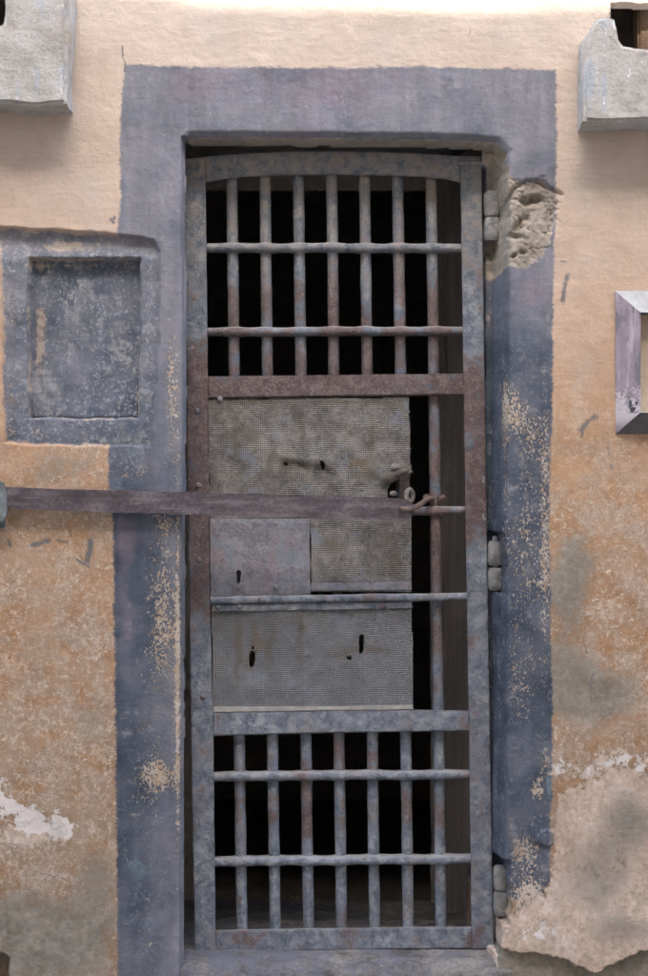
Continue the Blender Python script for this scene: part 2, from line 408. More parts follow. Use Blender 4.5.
def tube_bm(bm, path, radii, seg=14, cap=True, squash=None):
    """round rod through world points"""
    rings = []; n = len(path)
    up = None
    for i, p in enumerate(path):
        d = (path[min(i + 1, n - 1)] - path[max(i - 1, 0)]).normalized()
        if up is None:
            up = Vector((0, 1, 0)) if abs(d.y) < .9 else Vector((1, 0, 0))
        s = d.cross(up).normalized(); up = s.cross(d).normalized()
        r = radii[i] if isinstance(radii, (list, tuple)) else radii
        ring = []
        for k in range(seg):
            a = 2 * math.pi * k / seg
            q = p + s * (math.cos(a) * r) + up * (math.sin(a) * r * (squash or 1))
            ring.append(bm.verts.new(q))
        rings.append(ring)
    for a, b in zip(rings[:-1], rings[1:]):
        for k in range(seg):
            bm.faces.new((a[k], a[(k + 1) % seg], b[(k + 1) % seg], b[k]))
    if cap:
        bm.faces.new(rings[0][::-1]); bm.faces.new(rings[-1])

def ball_bm(bm, c, r, sy=1.0, sx=1.0, sz=1.0):
    m = Matrix.Translation(c) @ Matrix.Diagonal((sx, sy, sz, 1))
    bmesh.ops.create_uvsphere(bm, u_segments=14, v_segments=9, radius=r, matrix=m)

def box_bm(bm, p0, p1):
    m = Matrix.Translation((Vector(p0) + Vector(p1)) / 2) @ Matrix.Diagonal((p1[0] - p0[0], p1[1] - p0[1], p1[2] - p0[2], 1))
    return bmesh.ops.create_cube(bm, size=1, matrix=m)

# ------------------------------------------------------------------ the wall (one relief sheet, split into wall face and niche)
def axis(lo, a, b, hi, fine):
    mid = np.arange(a, b + fine / 2, fine)
    def side(frm, to):
        out = []; x = frm; st = fine; sg = 1 if to > frm else -1
        while (to - x) * sg > 0:
            st = min(st * 1.35, 18.0 * 4); x += sg * st; out.append(x)
        return out
    return np.array(sorted(side(a, lo)) + list(mid) + side(b, hi))

OPEN = [(182, 137), (184, 136.5), (300, 137), (420, 138), (470, 139), (497, 142), (507, 152), (509, 175), (508, 300), (506, 500), (507, 700), (505, 850),
        (500, 935), (498, 990), (180, 990), (180.5, 940), (181, 760), (183, 400)]
NICHE_OUT = [(-6, 226), (40, 229), (100, 234), (140, 237), (153, 240), (161, 250), (161, 300), (157, 380), (153, 420), (150, 447), (100, 445), (4, 443), (2, 380), (3, 300)]
NICHE_IN = [(28, 257), (85, 258), (140, 258), (140, 340), (138, 418), (85, 419), (29, 418), (27, 340)]
WIN_R = [(611, 3), (642, 4), (730, 4), (730, 60), (611, 60)]
WIN_L = [(-90, -20), (5, -20), (5, 40), (-90, 40)]
LIP = [(498, 948), (512, 950), (535, 951), (560, 957), (580, 966), (597, 970), (612, 966), (628, 955), (640, 950), (660, 944), (760, 940)]

def build_wall():
    xs = axis(-2300, -30, 682, 2950, 1.15); vs = axis(-900, -26, 985, 1016, 1.15)
    U, V = np.meshgrid(xs, vs); nx, ny = len(xs), len(vs)
    # gentle unevenness of hand laid plaster, in metres (negative = proud)
    Y = fbm(U, V, 240, 4, 1) * .0085 + fbm(U, V, 42, 4, 5) * .0028 + fbm(U, V * 1.6, 9, 3, 9) * .0005
    # door opening
    wob = fbm(U, V, 30, 3, 21) * 1.1
    so = sdf_poly(U, V, OPEN) + wob
    right = sstep(420, 478, U) * sstep(140, 170, V)
    w = 1.0
    sharp = sstep(-1.0, 1.2, so)
    Dp = sharp * .035
    # right jamb is splayed and rounded: depth grows slowly up to 19 px inside
    sp = sdf_poly(U, V, OPEN) + fbm(U, V, 26, 3, 23) * 2.0
    soft = sstep(-3, 12, sp) * .120 + sstep(17.5, 20, sp) * .19
    soft = soft + (gauss(U, V, 498, 866, 9, 4) * .04 + gauss(U, V, 499, 925, 7, 10) * .05 + gauss(U, V, 493, 246, 8, 5) * .03) * sstep(-6, 2, sp)
    # lintel underside is softly rounded
    top = sstep(165, 152, V) * sstep(184, 190, U) * (1 - right)
    rl = sstep(-7, 1.0, so) * .014 + sstep(.4, 2.0, so) * .074
    Dp = Dp * (1 - top) + rl * top
    Dp = Dp * (1 - right) + soft * right
    hole_door = (so > 1.6) & (right < .5) & (U < 486) | (sp > 20.5)
    for a0, b0, a1, b1 in ((480, 188, 501.5, 244), (480, 532, 505, 594), (480, 862, 509.5, 926), (480, 920, 501.5, 957)):
        rc = np.minimum(np.minimum(U - a0, a1 - U), np.minimum(V - b0, b1 - V)) + fbm(U, V, 9, 3, 25) * 2.4
        Dp = np.maximum(Dp, sstep(-1.5, 2.0, rc) * .135)
    Y = Y + Dp
    # slight bulge of the paint band edge round the door
    # niche: set back under the plaster skin, panel deeper
    sn = sdf_poly(U, V, NICHE_OUT) + fbm(U, V, 18, 4, 31) * 2.6
    si = sdf_poly(U, V, NICHE_IN) + fbm(U, V, 14, 3, 33) * 1.3
    nm = sstep(-1.2, 1.4, sn)
    topb = sstep(262, 244, V)
    Y = Y + nm * (.007 + .010 * topb) + sstep(-1.0, 1.5, sn) * sstep(400, 240, V) * .003
    Y = Y + fbm(U, V, 22, 4, 35) * .004 * nm
    Y = Y + sstep(-1.4, 2.0, si) * .034
    # panel leans out towards its foot, leaving a shallow lower shelf
    Y = Y - sstep(330, 415, V) * sstep(0, 3, si) * .012
    # windows above the ledges
    swr = sdf_poly(U, V, WIN_R) + fbm(U, V, 9, 3, 41) * 1.6
    swl = sdf_poly(U, V, WIN_L) + fbm(U, V, 9, 3, 42) * 1.2
    Y = Y + sstep(-.8, 1.0, swr) * .03 + sstep(-.8, 1.0, swl) * .03
    # broken plaster by the top hinge
    bare_poly = [(492, 150), (504, 160), (512, 176), (521, 181), (534, 178), (547, 182), (560, 191), (561, 204), (556, 222), (549, 240), (538, 258), (520, 268), (503, 266), (492, 262), (490, 240), (498, 225), (492, 205)]
    sb = sdf_poly(U, V, bare_poly) + fbm(U, V, 16, 5, 51, .62) * 9
    bm_ = sstep(-3, 5, sb)
    crk = np.abs(fbm(U, V, 17, 4, 55, .6))
    Y = Y + bm_ * (.002 + .006 * sstep(255, 188, V) * sstep(505, 525, U) + fbm(U, V, 24, 5, 53, .6) * .008 + fbm(U, V, 6, 3, 54, .6) * .0035 + sstep(.07, .0, crk) * .004)
    for cx, cy, rx, ry, a, d in ((536, 199, 6, 4, 0, .035), (526, 202, 5, 3.5, 20, .02), (522, 222, 3, 11, 38, .022), (516, 236, 6, 2.5, 0, .020),
                                 (524, 252, 4, 2.0, 0, .020), (514, 256, 4, 2.0, -20, .018), (506, 205, 2.2, 16, 28, .012), (501, 214, 3, 3, 0, .03)):
        Y = Y + gauss(U + fbm(U, V, 6, 2, 57) * 3, V, cx, cy, rx, ry, a) * d
    sk = np.exp(-(dist_path(U, V, [(505, 208), (513, 190), (526, 180.5), (537, 181), (550, 188), (562, 194)]) / 1.4) ** 2)
    Y = Y + sk * .010
    # flaked coat steps, low down
    n1 = fbm(U, V, 40, 5, 61)
    # plaster lip at lower right, grey footing behind it
    lipv = np.interp(U, [p[0] for p in LIP], [p[1] for p in LIP], left=1200, right=940) + fbm(U, V, 18, 4, 63, .6) * 6
    lip = sstep(-1.2, 1.4, V - lipv) * sstep(490, 499, U)
    Y = Y - sstep(870, 945, V) * sstep(500, 530, U) * (1 - lip) * .013
    Y = Y + lip * .011 * sstep(494, 502, U)
    # broken corner at lower left
    lc = sstep(-1, 1.5, (9 - U) - np.maximum(0, 958 - V) * .9 + fbm(U, V, 8, 3, 65) * 2.5) * sstep(952, 957, V)
    Y = Y + lc * .12
    # dents and a few hairline cracks
    for k in range(26):
        cx, cy = random.uniform(-20, 670), random.uniform(10, 970); r = random.uniform(2, 6)
        Y = Y + gauss(U, V, cx, cy, r, r * random.uniform(.6, 1.6)) * random.uniform(.0006, .0020)
    # grey repairs stand a little proud
    blob = gauss(U + fbm(U, V, 14, 3, 66) * 4, V, 546, 838, 9, 9)
    Y = Y - sstep(.25, .5, blob) * .006

    # ---- surface history fields
    F = {}
    lw = fbm(U, V, 30, 4, 71) * 1.6
    Lx = np.interp(V, [60, 110, 200, 225, 300, 440, 446, 505, 520, 700, 850, 976], [124, 121, 120, 118, 120, 118, 108, 108, 113, 115, 117, 118])
    Rx = np.interp(V, [60, 170, 270, 400, 520, 620, 720, 800, 880, 930], [556, 557, 554, 552, 549, 551, 553, 552, 550, 548])
    Ty = np.interp(U, [110, 200, 350, 420, 480, 560], [64, 66, 68, 65, 68, 70])
    pd = np.minimum(np.minimum(U - Lx, Rx - U), V - Ty) + lw
    rb = np.interp(U, [500, 520, 535, 550], [915, 912, 900, 880]) + fbm(U, V, 16, 4, 73) * 26
    pd = np.where(U > 450, np.minimum(pd, (rb - V) * .5), pd)
    pd = np.maximum(pd, np.minimum(sn * 1.0, 20) - 1.0)
    bb = sstep(436, 446, V) * sstep(-2, 2, sn)
    F['paint'] = np.clip(pd, -30, 30)
    ch = .065 + .04 * sstep(200, 110, np.abs(U - 75) + 60) * sstep(480, 560, V) + 0 * U
    ch += .42 * gauss(U, V, 172, 385, 9, 95) + .30 * gauss(U, V, 163, 610, 15, 80) + .27 * gauss(U, V, 160, 776, 17, 16) + .20 * gauss(U, V, 150, 800, 30, 110)
    ch += .24 * gauss(U, V, 164, 520, 12, 14) + .25 * gauss(U, V, 178, 700, 5, 160) + .28 * gauss(U, V, 130, 470, 25, 20) + .34 * gauss(U, V, 150, 944, 12, 3, -20)
    ch += .20 * gauss(U, V, 178, 640, 2.0, 330) + .16 * gauss(U, V, 150, 640, 40, 200)
    ch += .34 * gauss(U, V, 514, 405, 12, 32) + .27 * gauss(U, V, 535, 430, 22, 45) + .37 * gauss(U, V, 525, 545, 30, 100) + .30 * gauss(U, V, 520, 690, 28, 70)
    ch += .26 * gauss(U, V, 546, 560, 6, 160) + .28 * gauss(U, V, 506, 400, 3, 140) + .48 * gauss(U, V, 538, 790, 9, 16) + .46 * gauss(U, V, 526, 850, 24, 26) + .60 * gauss(U, V, 530, 905, 34, 30) + .3 * gauss(U, V, 545, 760, 8, 16)
    ch += .30 * gauss(U, V, 12, 300, 8, 40) + .34 * gauss(U, V, 9, 390, 8, 60) + .34 * gauss(U, V, 40, 432, 40, 7) + .18 * gauss(U, V, 80, 380, 50, 40) + .26 * gauss(U, V, 35, 350, 10, 60)
    ch -= .35 * sstep(260, 200, V)
    F['chip'] = np.clip(ch, 0, .62)
    F['wear'] = np.clip(sstep(330, 560, V + fbm(U, V, 90, 3, 81) * 60) * 1.0 + .10 + .12 * sstep(200, 330, V), 0, 1)
    g = .75 * gauss(U, V, 573, 570, 30, 62) + .85 * gauss(U, V, 590, 692, 60, 34) + .35 * gauss(U, V, 560, 650, 20, 60) + .56 * gauss(U, V, 600, 872, 58, 60) + .9 * sstep(.25, .5, blob)
    g += .55 * gauss(U, V, 628, 815, 30, 30) + .45 * gauss(U, V, 625, 930, 34, 18) + 1.0 * gauss(U, V, 30, 940, 95, 58) + .42 * gauss(U, V, 100, 870, 24, 40) + .3 * gauss(U, V, 60, 640, 70, 60)
    g += 1.1 * lip + .35 * gauss(U, V, 560, 790, 8, 14) + .5 * gauss(U, V, 60, 466, 60, 16) + .35 * gauss(U, V, 90, 720, 30, 40)
    g += .35 * gauss(U, V, 36, 262, 16, 6) + .30 * gauss(U, V, 20, 480, 40, 8)
    F['grey'] = np.clip(g + fbm(U, V, 60, 4, 83) * .16, 0, 1)
    p = 0 * U
    edge_r = np.interp(U, [545, 560, 580, 600, 625, 648, 900], [890, 800, 778, 770, 772, 765, 750])
    p = np.maximum(p, sstep(-62, 52, V - edge_r + fbm(U, V, 26, 5, 77, .62) * 48) * sstep(536, 560, U + np.maximum(0, V - 880) * 1.0))
    p = np.maximum(p, .9 * gauss(U, V, 540, 925, 42, 26))
    p = np.maximum(p, .62 * gauss(U, V, 555, 768, 14, 16)); p = np.maximum(p, .55 * gauss(U, V, 610, 752, 40, 10))
    p = np.maximum(p, .82 * gauss(U, V, 34, 834, 46, 20))
    p = np.maximum(p, .46 * gauss(U, V, 85, 822, 26, 28)); p = np.maximum(p, .40 * gauss(U, V, 60, 870, 60, 26))
    F['pale'] = np.clip(p * (1 - .55 * np.clip(.6 * gauss(U, V, 605, 872, 46, 46) + .5 * gauss(U, V, 628, 815, 24, 26), 0, 1)), 0, 1)
    UU = U + fbm(U, V, 22, 4, 78) * 16; VV = V + fbm(U, V, 22, 4, 79) * 16
    wh = np.exp(-(dist_path(UU, VV, [(-4, 790), (6, 802), (26, 812), (34, 826), (50, 836), (64, 832)]) / 14) ** 2) * .82 + .34 * gauss(U, V, 60, 815, 30, 18)
    wh += .50 * np.exp(-(dist_path(UU, VV, [(553, 764), (575, 776), (600, 768), (625, 758), (648, 772)]) / 14) ** 2) + .42 * gauss(U, V, 620, 455, 8, 14)
    wh += .58 * gauss(U, V, 540, 930, 34, 16)
    F['white'] = np.clip(wh, 0, 1)
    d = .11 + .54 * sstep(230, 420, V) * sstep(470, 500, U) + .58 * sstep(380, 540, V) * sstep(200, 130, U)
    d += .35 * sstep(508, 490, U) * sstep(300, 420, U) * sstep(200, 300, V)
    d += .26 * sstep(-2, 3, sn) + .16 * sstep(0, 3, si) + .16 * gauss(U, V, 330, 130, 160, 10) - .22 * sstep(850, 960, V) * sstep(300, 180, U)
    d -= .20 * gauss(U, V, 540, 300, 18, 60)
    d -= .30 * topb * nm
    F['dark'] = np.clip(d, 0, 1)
    pu = .30 * sstep(320, 180, V) * sstep(110, 300, 300 - abs(U - 330)) + .45 * gauss(U, V, 540, 175, 16, 14) + .4 * gauss(U, V, 535, 300, 20, 45) + .45 * gauss(U, V, 125, 600, 12, 120) + .35 * gauss(U, V, 220, 85, 80, 20)
    F['purple'] = np.clip(pu + .2, 0, 1)
    te = .12 + .5 * gauss(U, V, 534, 310, 9, 9) + .4 * gauss(U, V, 522, 345, 14, 25) + .4 * gauss(U, V, 517, 445, 12, 12) + .8 * gauss(U, V, 549, 780, 4, 20) + .35 * gauss(U, V, 140, 870, 20, 60) + .45 * gauss(U, V, 122, 200, 4, 24) + .35 * gauss(U, V, 495, 560, 8, 120)
    te += .35 * gauss(U, V, 540, 880, 6, 22) + .3 * gauss(U, V, 130, 455, 20, 12)
    F['teal'] = np.clip(te, 0, 1)
    ba = .78 * bm_ + .75 * gauss(U, V, 499, 170, 9, 24) + .62 * gauss(U, V, 494, 262, 10, 12) + .55 * gauss(U, V, 524, 262, 24, 10) + .30 * gauss(U, V, 496, 940, 10, 20)
    ba += .55 * gauss(U, V, 85, 246, 70, 7) + .45 * gauss(U, V, 84, 263, 60, 4) + .35 * gauss(U, V, 36, 330, 6, 60) + .4 * gauss(U, V, 493, 330, 6, 60)
    ba += .9 * sstep(-1.5, 1.5, so) * top + .42 * sstep(2.5, .5, np.abs(si)) * (si > -3) + .30 * gauss(U, V, 40, 345, 9, 70) + .25 * gauss(U, V, 84, 410, 60, 5)
    F['bare'] = np.clip(ba, 0, 1)
    s = 0 * U
    for pts, r, *k in (([(568, 276), (565, 288), (564, 300)], 3.0), ([(598, 415), (588, 422), (580, 430)], 3.2), ([(582, 431), (580, 436)], 2.6), ([(36, 546), (44, 543), (50, 541)], 3.6),
                   ([(58, 540), (66, 541)], 2.0), ([(91, 540), (90, 550), (86, 560)], 3.0), ([(9, 540), (10, 546)], 2.6), ([(65, 523), (69, 536)], 1.2), ([(77, 560), (86, 566)], 1.6),
                   ([(113, 217), (110, 219), (112, 222)], 2.2), ([(593, 672), (593, 700)], .9), ([(585, 632), (585, 652)], 1.0), ([(610, 440), (610, 470)], 1.8, .6), ([(588, 446), (590, 460)], 1.6, .6),
                   ([(124, 45), (124, 72)], 1.0), ([(124, 100), (125, 106)], 1.3), ([(25, 872), (45, 874), (58, 879)], .6, .7), ([(46, 870), (52, 878), (66, 880)], .5, .7),
                   ([(560, 262), (566, 263)], 1.0), ([(4, 968), (18, 940), (60, 905)], 3.5, .45), ([(40, 976), (52, 945)], 3, .4), ([(472, 30), (471, 38)], .6)):
        s = np.maximum(s, np.exp(-(dist_path(UU * .3 + U * .7, VV * .3 + V * .7, pts) / (r * 1.25)) ** 2) * (k[0] if k else 1))
    F['stroke'] = s
    sc_ = .22 + .8 * sstep(-2, 3, sn) + .55 * sstep(0, 4, si) + .35 * sstep(490, 500, U) * sstep(280, 420, V) + .3 * gauss(U, V, 330, 128, 160, 12) + .45 * gauss(U, V, 135, 465, 30, 25) + .3 * gauss(U, V, 150, 880, 40, 120)
    F['scuff'] = np.clip(sc_, 0, 1)
    # ---- mesh
    X = (U - 324) * S; Z = (976 - V) * S + Z0
    co = np.stack([X, Y, Z], -1).reshape(-1, 3)
    i = np.arange(ny - 1)[:, None] * nx + np.arange(nx - 1)[None, :]
    quads = np.stack([i, i + nx, i + nx + 1, i + 1], -1).reshape(-1, 4)
    def any4(mask, red=np.all):
        m = mask.reshape(-1); return red(np.stack([m[quads[:, k]] for k in range(4)], -1), axis=-1)
    cut = any4(hole_door) | any4(swr > 1.1) | any4(swl > 1.1)
    nin = any4(sn > -1.0)
    pan = any4(si > 2.0)
    def piece(name, sel, parent):
        q = quads[sel]; used, inv = np.unique(q, return_inverse=True); q = inv.reshape(-1, 4)
        me = bpy.data.meshes.new(name)
        me.vertices.add(len(used)); me.vertices.foreach_set('co', co[used].astype(np.float32).ravel())
        me.loops.add(len(q) * 4); me.loops.foreach_set('vertex_index', q.astype(np.int32).ravel())
        me.polygons.add(len(q)); me.polygons.foreach_set('loop_start', (np.arange(len(q)) * 4).astype(np.int32))
        me.update(calc_edges=True); me.validate()
        for k, f in F.items():
            a = me.attributes.new(k, 'FLOAT', 'POINT'); a.data.foreach_set('value', f.reshape(-1)[used].astype(np.float32))
        o = bpy.data.objects.new(name, me); COL.objects.link(o); o.parent = parent; me.materials.append(M_WALL)
        me.polygons.foreach_set('use_smooth', [True] * len(q))
        return o
    wall = empty('plaster_wall', (0, 0, 0), 'weathered ochre plaster wall with a chipped blue-grey painted band around the barred door', 'wall')
    piece('wall_face', ~cut & ~nin, wall)
    niche = empty('wall_niche', (0, 0, 0), 'shallow blue-grey framed niche recessed in the ochre wall beside the barred door', 'niche')
    piece('niche_frame', ~cut & nin & ~pan, niche)
    piece('niche_panel', ~cut & pan, niche)
    return wall, niche

wall, niche = build_wall()

# inner reveals of the thick wall, behind the door
def inner_jamb():
    bm = bmesh.new()
    rows = 60
    prof = [(491, .14), (488, .22), (480, .34), (470, .46), (446, .58), (520, .60)]     # (photo px on wall scale, depth)
    grid = []
    for j in range(rows + 1):
        z = zv(1000) + (zv(120) - zv(1000)) * j / rows
        grid.append([bm.verts.new(jit(Vector(((u - 324) * S, y, z)), .006, 9)) for u, y in prof])
    for a, b in zip(grid[:-1], grid[1:]):
        for k in range(len(prof) - 1):
            bm.faces.new((a[k], a[k + 1], b[k + 1], b[k]))
    return from_bm('inner_jamb', bm, wall, M_JAMB, 60)
inner_jamb()
bm = bmesh.new()
box_bm(bm, ((60 - 324) * S, .060, zv(1000)), ((160 - 324) * S, .60, zv(112)))
from_bm('inner_jamb', bm, wall, M_ROOM, 30)
bm = bmesh.new()
box_bm(bm, ((60 - 324) * S, .302, zv(112)), ((560 - 324) * S, .60, zv(60)))
from_bm('lintel', bm, wall, M_JAMB, 30)

bm = bmesh.new()
def quad(bm, *p): bm.faces.new([bm.verts.new(q) for q in p])
ex0, ex1, ezt, eyb = -6.5, 6.5, 4.6, 3.7
quad(bm, (ex0, -.03, 0), (ex0, eyb, 0), (ex0, eyb, ezt), (ex0, -.03, ezt)); quad(bm, (ex1, -.03, 0), (ex1, eyb, 0), (ex1, eyb, ezt), (ex1, -.03, ezt))
quad(bm, (ex0, -.03, ezt), (ex1, -.03, ezt), (ex1, eyb, ezt), (ex0, eyb, ezt)); quad(bm, (ex0, eyb, 0), (ex1, eyb, 0), (ex1, eyb, ezt), (ex0, eyb, ezt))
quad(bm, (ex0, .02, -.3), (ex1, .02, -.3), (ex1, eyb, -.3), (ex0, eyb, -.3))
from_bm('wall_shell', bm, wall, M_JAMB, 0)  # unseen closing shell added to keep sky light out of the wall cavity
# ------------------------------------------------------------------ cell behind the door
def structure(name, bm, mat, smooth=30, kind='structure'):
    o = from_bm(name, bm, None, mat, smooth); o['kind'] = kind; return o
def quad(bm, *p): bm.faces.new([bm.verts.new(q) for q in p])
xa, xb, ya, yb, zt, zb = -1.7, 1.5, .602, 3.4, 2.9, -.12
bm = bmesh.new()
quad(bm, (xa, yb, zb), (xb, yb, zb), (xb, yb, zt), (xa, yb, zt))
quad(bm, (xa, ya, zb), (xa, yb, zb), (xa, yb, zt), (xa, ya, zt))
quad(bm, (xb, ya, zb), (xb, yb, zb), (xb, yb, zt), (xb, ya, zt))
quad(bm, (xa, ya, zt), (xb, ya, zt), (xb, yb, zt), (xa, yb, zt))
# front skin either side of the passage
quad(bm, (xa, ya, zb), (-.36, ya, zb), (-.36, ya, zt), (xa, ya, zt))
quad(bm, (.42, ya, zb), (xb, ya, zb), (xb, ya, zt), (.42, ya, zt))
quad(bm, (-.36, ya, zv(146)), (.42, ya, zv(146)), (.42, ya, zt), (-.36, ya, zt))
structure('cell_wall', bm, M_ROOM)
bm = bmesh.new(); quad(bm, (xa, ya, zb), (xb, ya, zb), (xb, yb, zb), (xa, yb, zb))
structure('cell_floor', bm, M_FLOOR)

# threshold with worn top, runs through the wall
def threshold():
    bm = bmesh.new()
    prof = [(-.004, -.02), (-.004, .02), (-.001, .062), (.004, .086), (.02, .101), (.05, .109), (.085, .114), (.12, .117), (.2, .118), (.32, .120), (.45, .118), (.60, .115), (.60, -.12)]
    us = np.linspace(150, 512, 130); grid = []
    for u in us:
        col = []
        for y, z in prof:
            p = Vector(((u - 324) * S, y, z + Z0 - .10 + .020))
            if y < .6 and z > -.02: 
                p = jit(p, .004, 12) ; p = jit(p, .0018, 50, 3)
            col.append(bm.verts.new(p))
        grid.append(col)
    for a, b in zip(grid[:-1], grid[1:]):
        for k in range(len(prof) - 1): bm.faces.new((a[k], b[k], b[k + 1], a[k + 1]))
    o = from_bm('door_threshold', bm, None, M_SILL, 60)
    return tag(o, 'worn grey cement threshold under the barred door', 'threshold')
threshold()

# ------------------------------------------------------------------ barred door
door = empty('barred_door', (0, 0, 0), 'old blue-grey iron barred door with perforated sheet panels, sagging on its hinges', 'door')
YD = .100
plate('stile', [(183.5, 159), (205, 157), (207, 330), (208.5, 480), (210, 600), (213, 740), (215.5, 951), (195, 954), (191, 740), (187.5, 480), (185, 300)], YD, .016, door, M_STILE, .003, 16, .0009, 1)
plate('stile', [(460.5, 156), (481.5, 156.5), (484, 330), (487, 540), (490, 740), (494, 948), (472, 950), (469.5, 740), (466, 540), (463, 330)], YD, .016, door, M_STILE, .003, 16, .0009, 2)
# arched head
up = [(184, 159.5), (205, 156.5), (240, 153.5), (285, 151.5), (330, 151), (380, 151.6), (425, 153.6), (461, 156)]
lo = [(460.5, 182), (445, 178.5), (425, 176.5), (380, 174.8), (330, 174), (280, 174.6), (240, 176.6), (218, 179.5), (205.5, 182)]
plate('head_rail', up[1:] + lo, YD + .0025, .014, door, M_RAIL, .003, 12, .0008, 3)
plate('rail', [(207.6, 376.5), (240, 376), (330, 375), (463.3, 373.5), (463.8, 395), (330, 396.5), (207.9, 398.5)], YD + .0025, .013, door, M_RAIL, .0035, 12, .0010, 4)
plate('rail', [(212.6, 713), (330, 711), (412, 710.2), (469.1, 711.3), (469.5, 731), (330, 733), (213.2, 736)], YD + .0025, .013, door, M_RAIL, .0035, 12, .0010, 5)
plate('bottom_rail', [(215.4, 931), (330, 929.2), (471.6, 927.5), (472, 948.5), (330, 950.5), (215.7, 952)], YD + .0025, .014, door, M_RAIL, .003, 12, .0009, 6)
# round bars, continuous behind the sheets
YB = .134
for k in range(7):
    ut, ub = 231.5 + 33.25 * k, 242.0 + 33.2 * k
    bm = bmesh.new(); path, rad = [], []
    for j in range(121):
        f = j / 120; v = 170 + (936 - 170) * f
        w_ = mnoise.noise(Vector((k * 7.7, f * 5, 1))) * .6
        path.append(W(ut + (ub - ut) * f + w_, v, YB))
        rad.append(.0144 + mnoise.noise(Vector((k * 3.1, f * 26, 4))) * .0010 + mnoise.noise(Vector((k * 5.1, f * 80, 2))) * .0006)
    tube_bm(bm, path, rad, 18)
    from_bm('bar', bm, door, M_BARS, 60)

def crossbar(v0, v1, u0, u1, yc=YB - .004, hz=.0112, hy=.021, swell=.0030, name='crossbar'):
    bm = bmesh.new(); n = 150; rings = []
    for j in range(n + 1):
        f = j / n; u = u0 + (u1 - u0) * f; v = v0 + (v1 - v0) * f
        fr = (v - 170) / 766.0
        b = min(abs(u - (231.5 + 33.25 * k + (10.5 - .05 * k) * fr)) for k in range(7))
        sw = math.exp(-(b / 8.5) ** 2) * swell
        h = hz + sw + mnoise.noise(Vector((u * .09, v0, 3))) * .0007 + mnoise.noise(Vector((u * .3, v0, 5))) * .0004
        c = W(u, v, yc); c.z += mnoise.noise(Vector((u * .02, v0, 8))) * .0022
        ring = []
        for k in range(16):
            a = 2 * math.pi * k / 16; ca, sa = math.cos(a), math.sin(a)
            ring.append(bm.verts.new(c + Vector((0, math.copysign(abs(ca) ** .7, ca) * (hy + sw), math.copysign(abs(sa) ** .85, sa) * h))))
        rings.append(ring)
    for a, b in zip(rings[:-1], rings[1:]):
        for k in range(16): bm.faces.new((a[k], a[(k + 1) % 16], b[(k + 1) % 16], b[k]))
    bm.faces.new(rings[0][::-1]); bm.faces.new(rings[-1])
    return from_bm(name, bm, door, M_RAIL, 60)
crossbar(248, 248.5, 204, 463)
crossbar(332.5, 331, 206, 464.5)
crossbar(512, 510.5, 209, 467, YB - .002)
crossbar(776.5, 774, 212, 470)
crossbar(861, 858.5, 213, 472)
# stiffening strips over the sheets
crossbar(600, 596.5, 210.5, 467, YD + .004, .0095, .010, .0008, 'stiffener')
plate('stiffener', [(211.6, 604.5), (330, 602.5), (412, 601.5), (412.5, 608), (330, 610), (211.7, 611.5)], YD + .003, .007, door, M_RAIL, .0018, 12, .0012, 8)

def sheet(name, pts, y, mat, dents=(), holes=(), step=1.25, wob=.0016, edge=0.0):
    us = np.arange(min(p[0] for p in pts), max(p[0] for p in pts) + step, step)
    vs = np.arange(min(p[1] for p in pts), max(p[1] for p in pts) + step, step)
    U, V = np.meshgrid(us, vs)
    s = sdf_poly(U, V, pts) + fbm(U, V, 12, 3, 91) * edge
    keep = s > -.4
    for cx, cy, rx, ry, a in holes:
        an = math.radians(a); dx, dy = U - cx, V - cy
        p_ = dx * math.cos(an) + dy * math.sin(an); q_ = -dx * math.sin(an) + dy * math.cos(an)
        keep &= ((p_ / rx) ** 2 + (q_ / ry) ** 2 + fbm(U, V, 4, 2, 93) * .35) > 1
    Y = y + fbm(U, V, 70, 3, 95) * wob * 2 + fbm(U, V, 16, 3, 97) * wob
    for cx, cy, rx, ry, a, d in dents: Y = Y + gauss(U, V, cx, cy, rx, ry, a) * d
    Y = Y + np.clip(1 - s / 4.0, 0, 1) * .0012
    k = S * (D + y) / D
    co = np.stack([(U - 324) * k, Y, (488 - V) * k + Z0 + 488 * S], -1).reshape(-1, 3)
    stk = 0 * U
    for a in ((236, 442, 4, 28), (271, 462, 4.5, 20), (301, 428, 4, 24), (372, 440, 6, 22), (252, 436, 7, 9), (286, 462, 8, 9), (372, 474, 9, 8), (300, 466, 14, 6), (238, 650, 5, 42), (270, 645, 7, 40),
              (362, 650, 34, 6), (338, 655, 18, 5), (300, 640, 5, 40), (250, 662, 7, 12), (330, 545, 14, 12), (395, 560, 8, 22), (250, 402, 60, 3), (350, 402, 60, 3)):
        stk = np.maximum(stk, gauss(U + fbm(U, V, 10, 3, 99) * 5, V, *a))
    nx, ny = len(us), len(vs)
    i = np.arange(ny - 1)[:, None] * nx + np.arange(nx - 1)[None, :]
    q = np.stack([i, i + nx, i + nx + 1, i + 1], -1).reshape(-1, 4); m = keep.reshape(-1)
    q = q[m[q].all(1)]; used, inv = np.unique(q, return_inverse=True); q = inv.reshape(-1, 4)
    me = bpy.data.meshes.new(name); me.from_pydata(co[used].tolist(), [], q.tolist()); me.update()
    at_ = me.attributes.new('streak', 'FLOAT', 'POINT'); at_.data.foreach_set('value', stk.reshape(-1)[used].astype(np.float32))
    bm = bmesh.new(); bm.from_mesh(me); bmesh.ops.solidify(bm, geom=bm.faces[:], thickness=-.0015); bm.to_mesh(me); bm.free()
    return link(name, me, door, mat, 50)

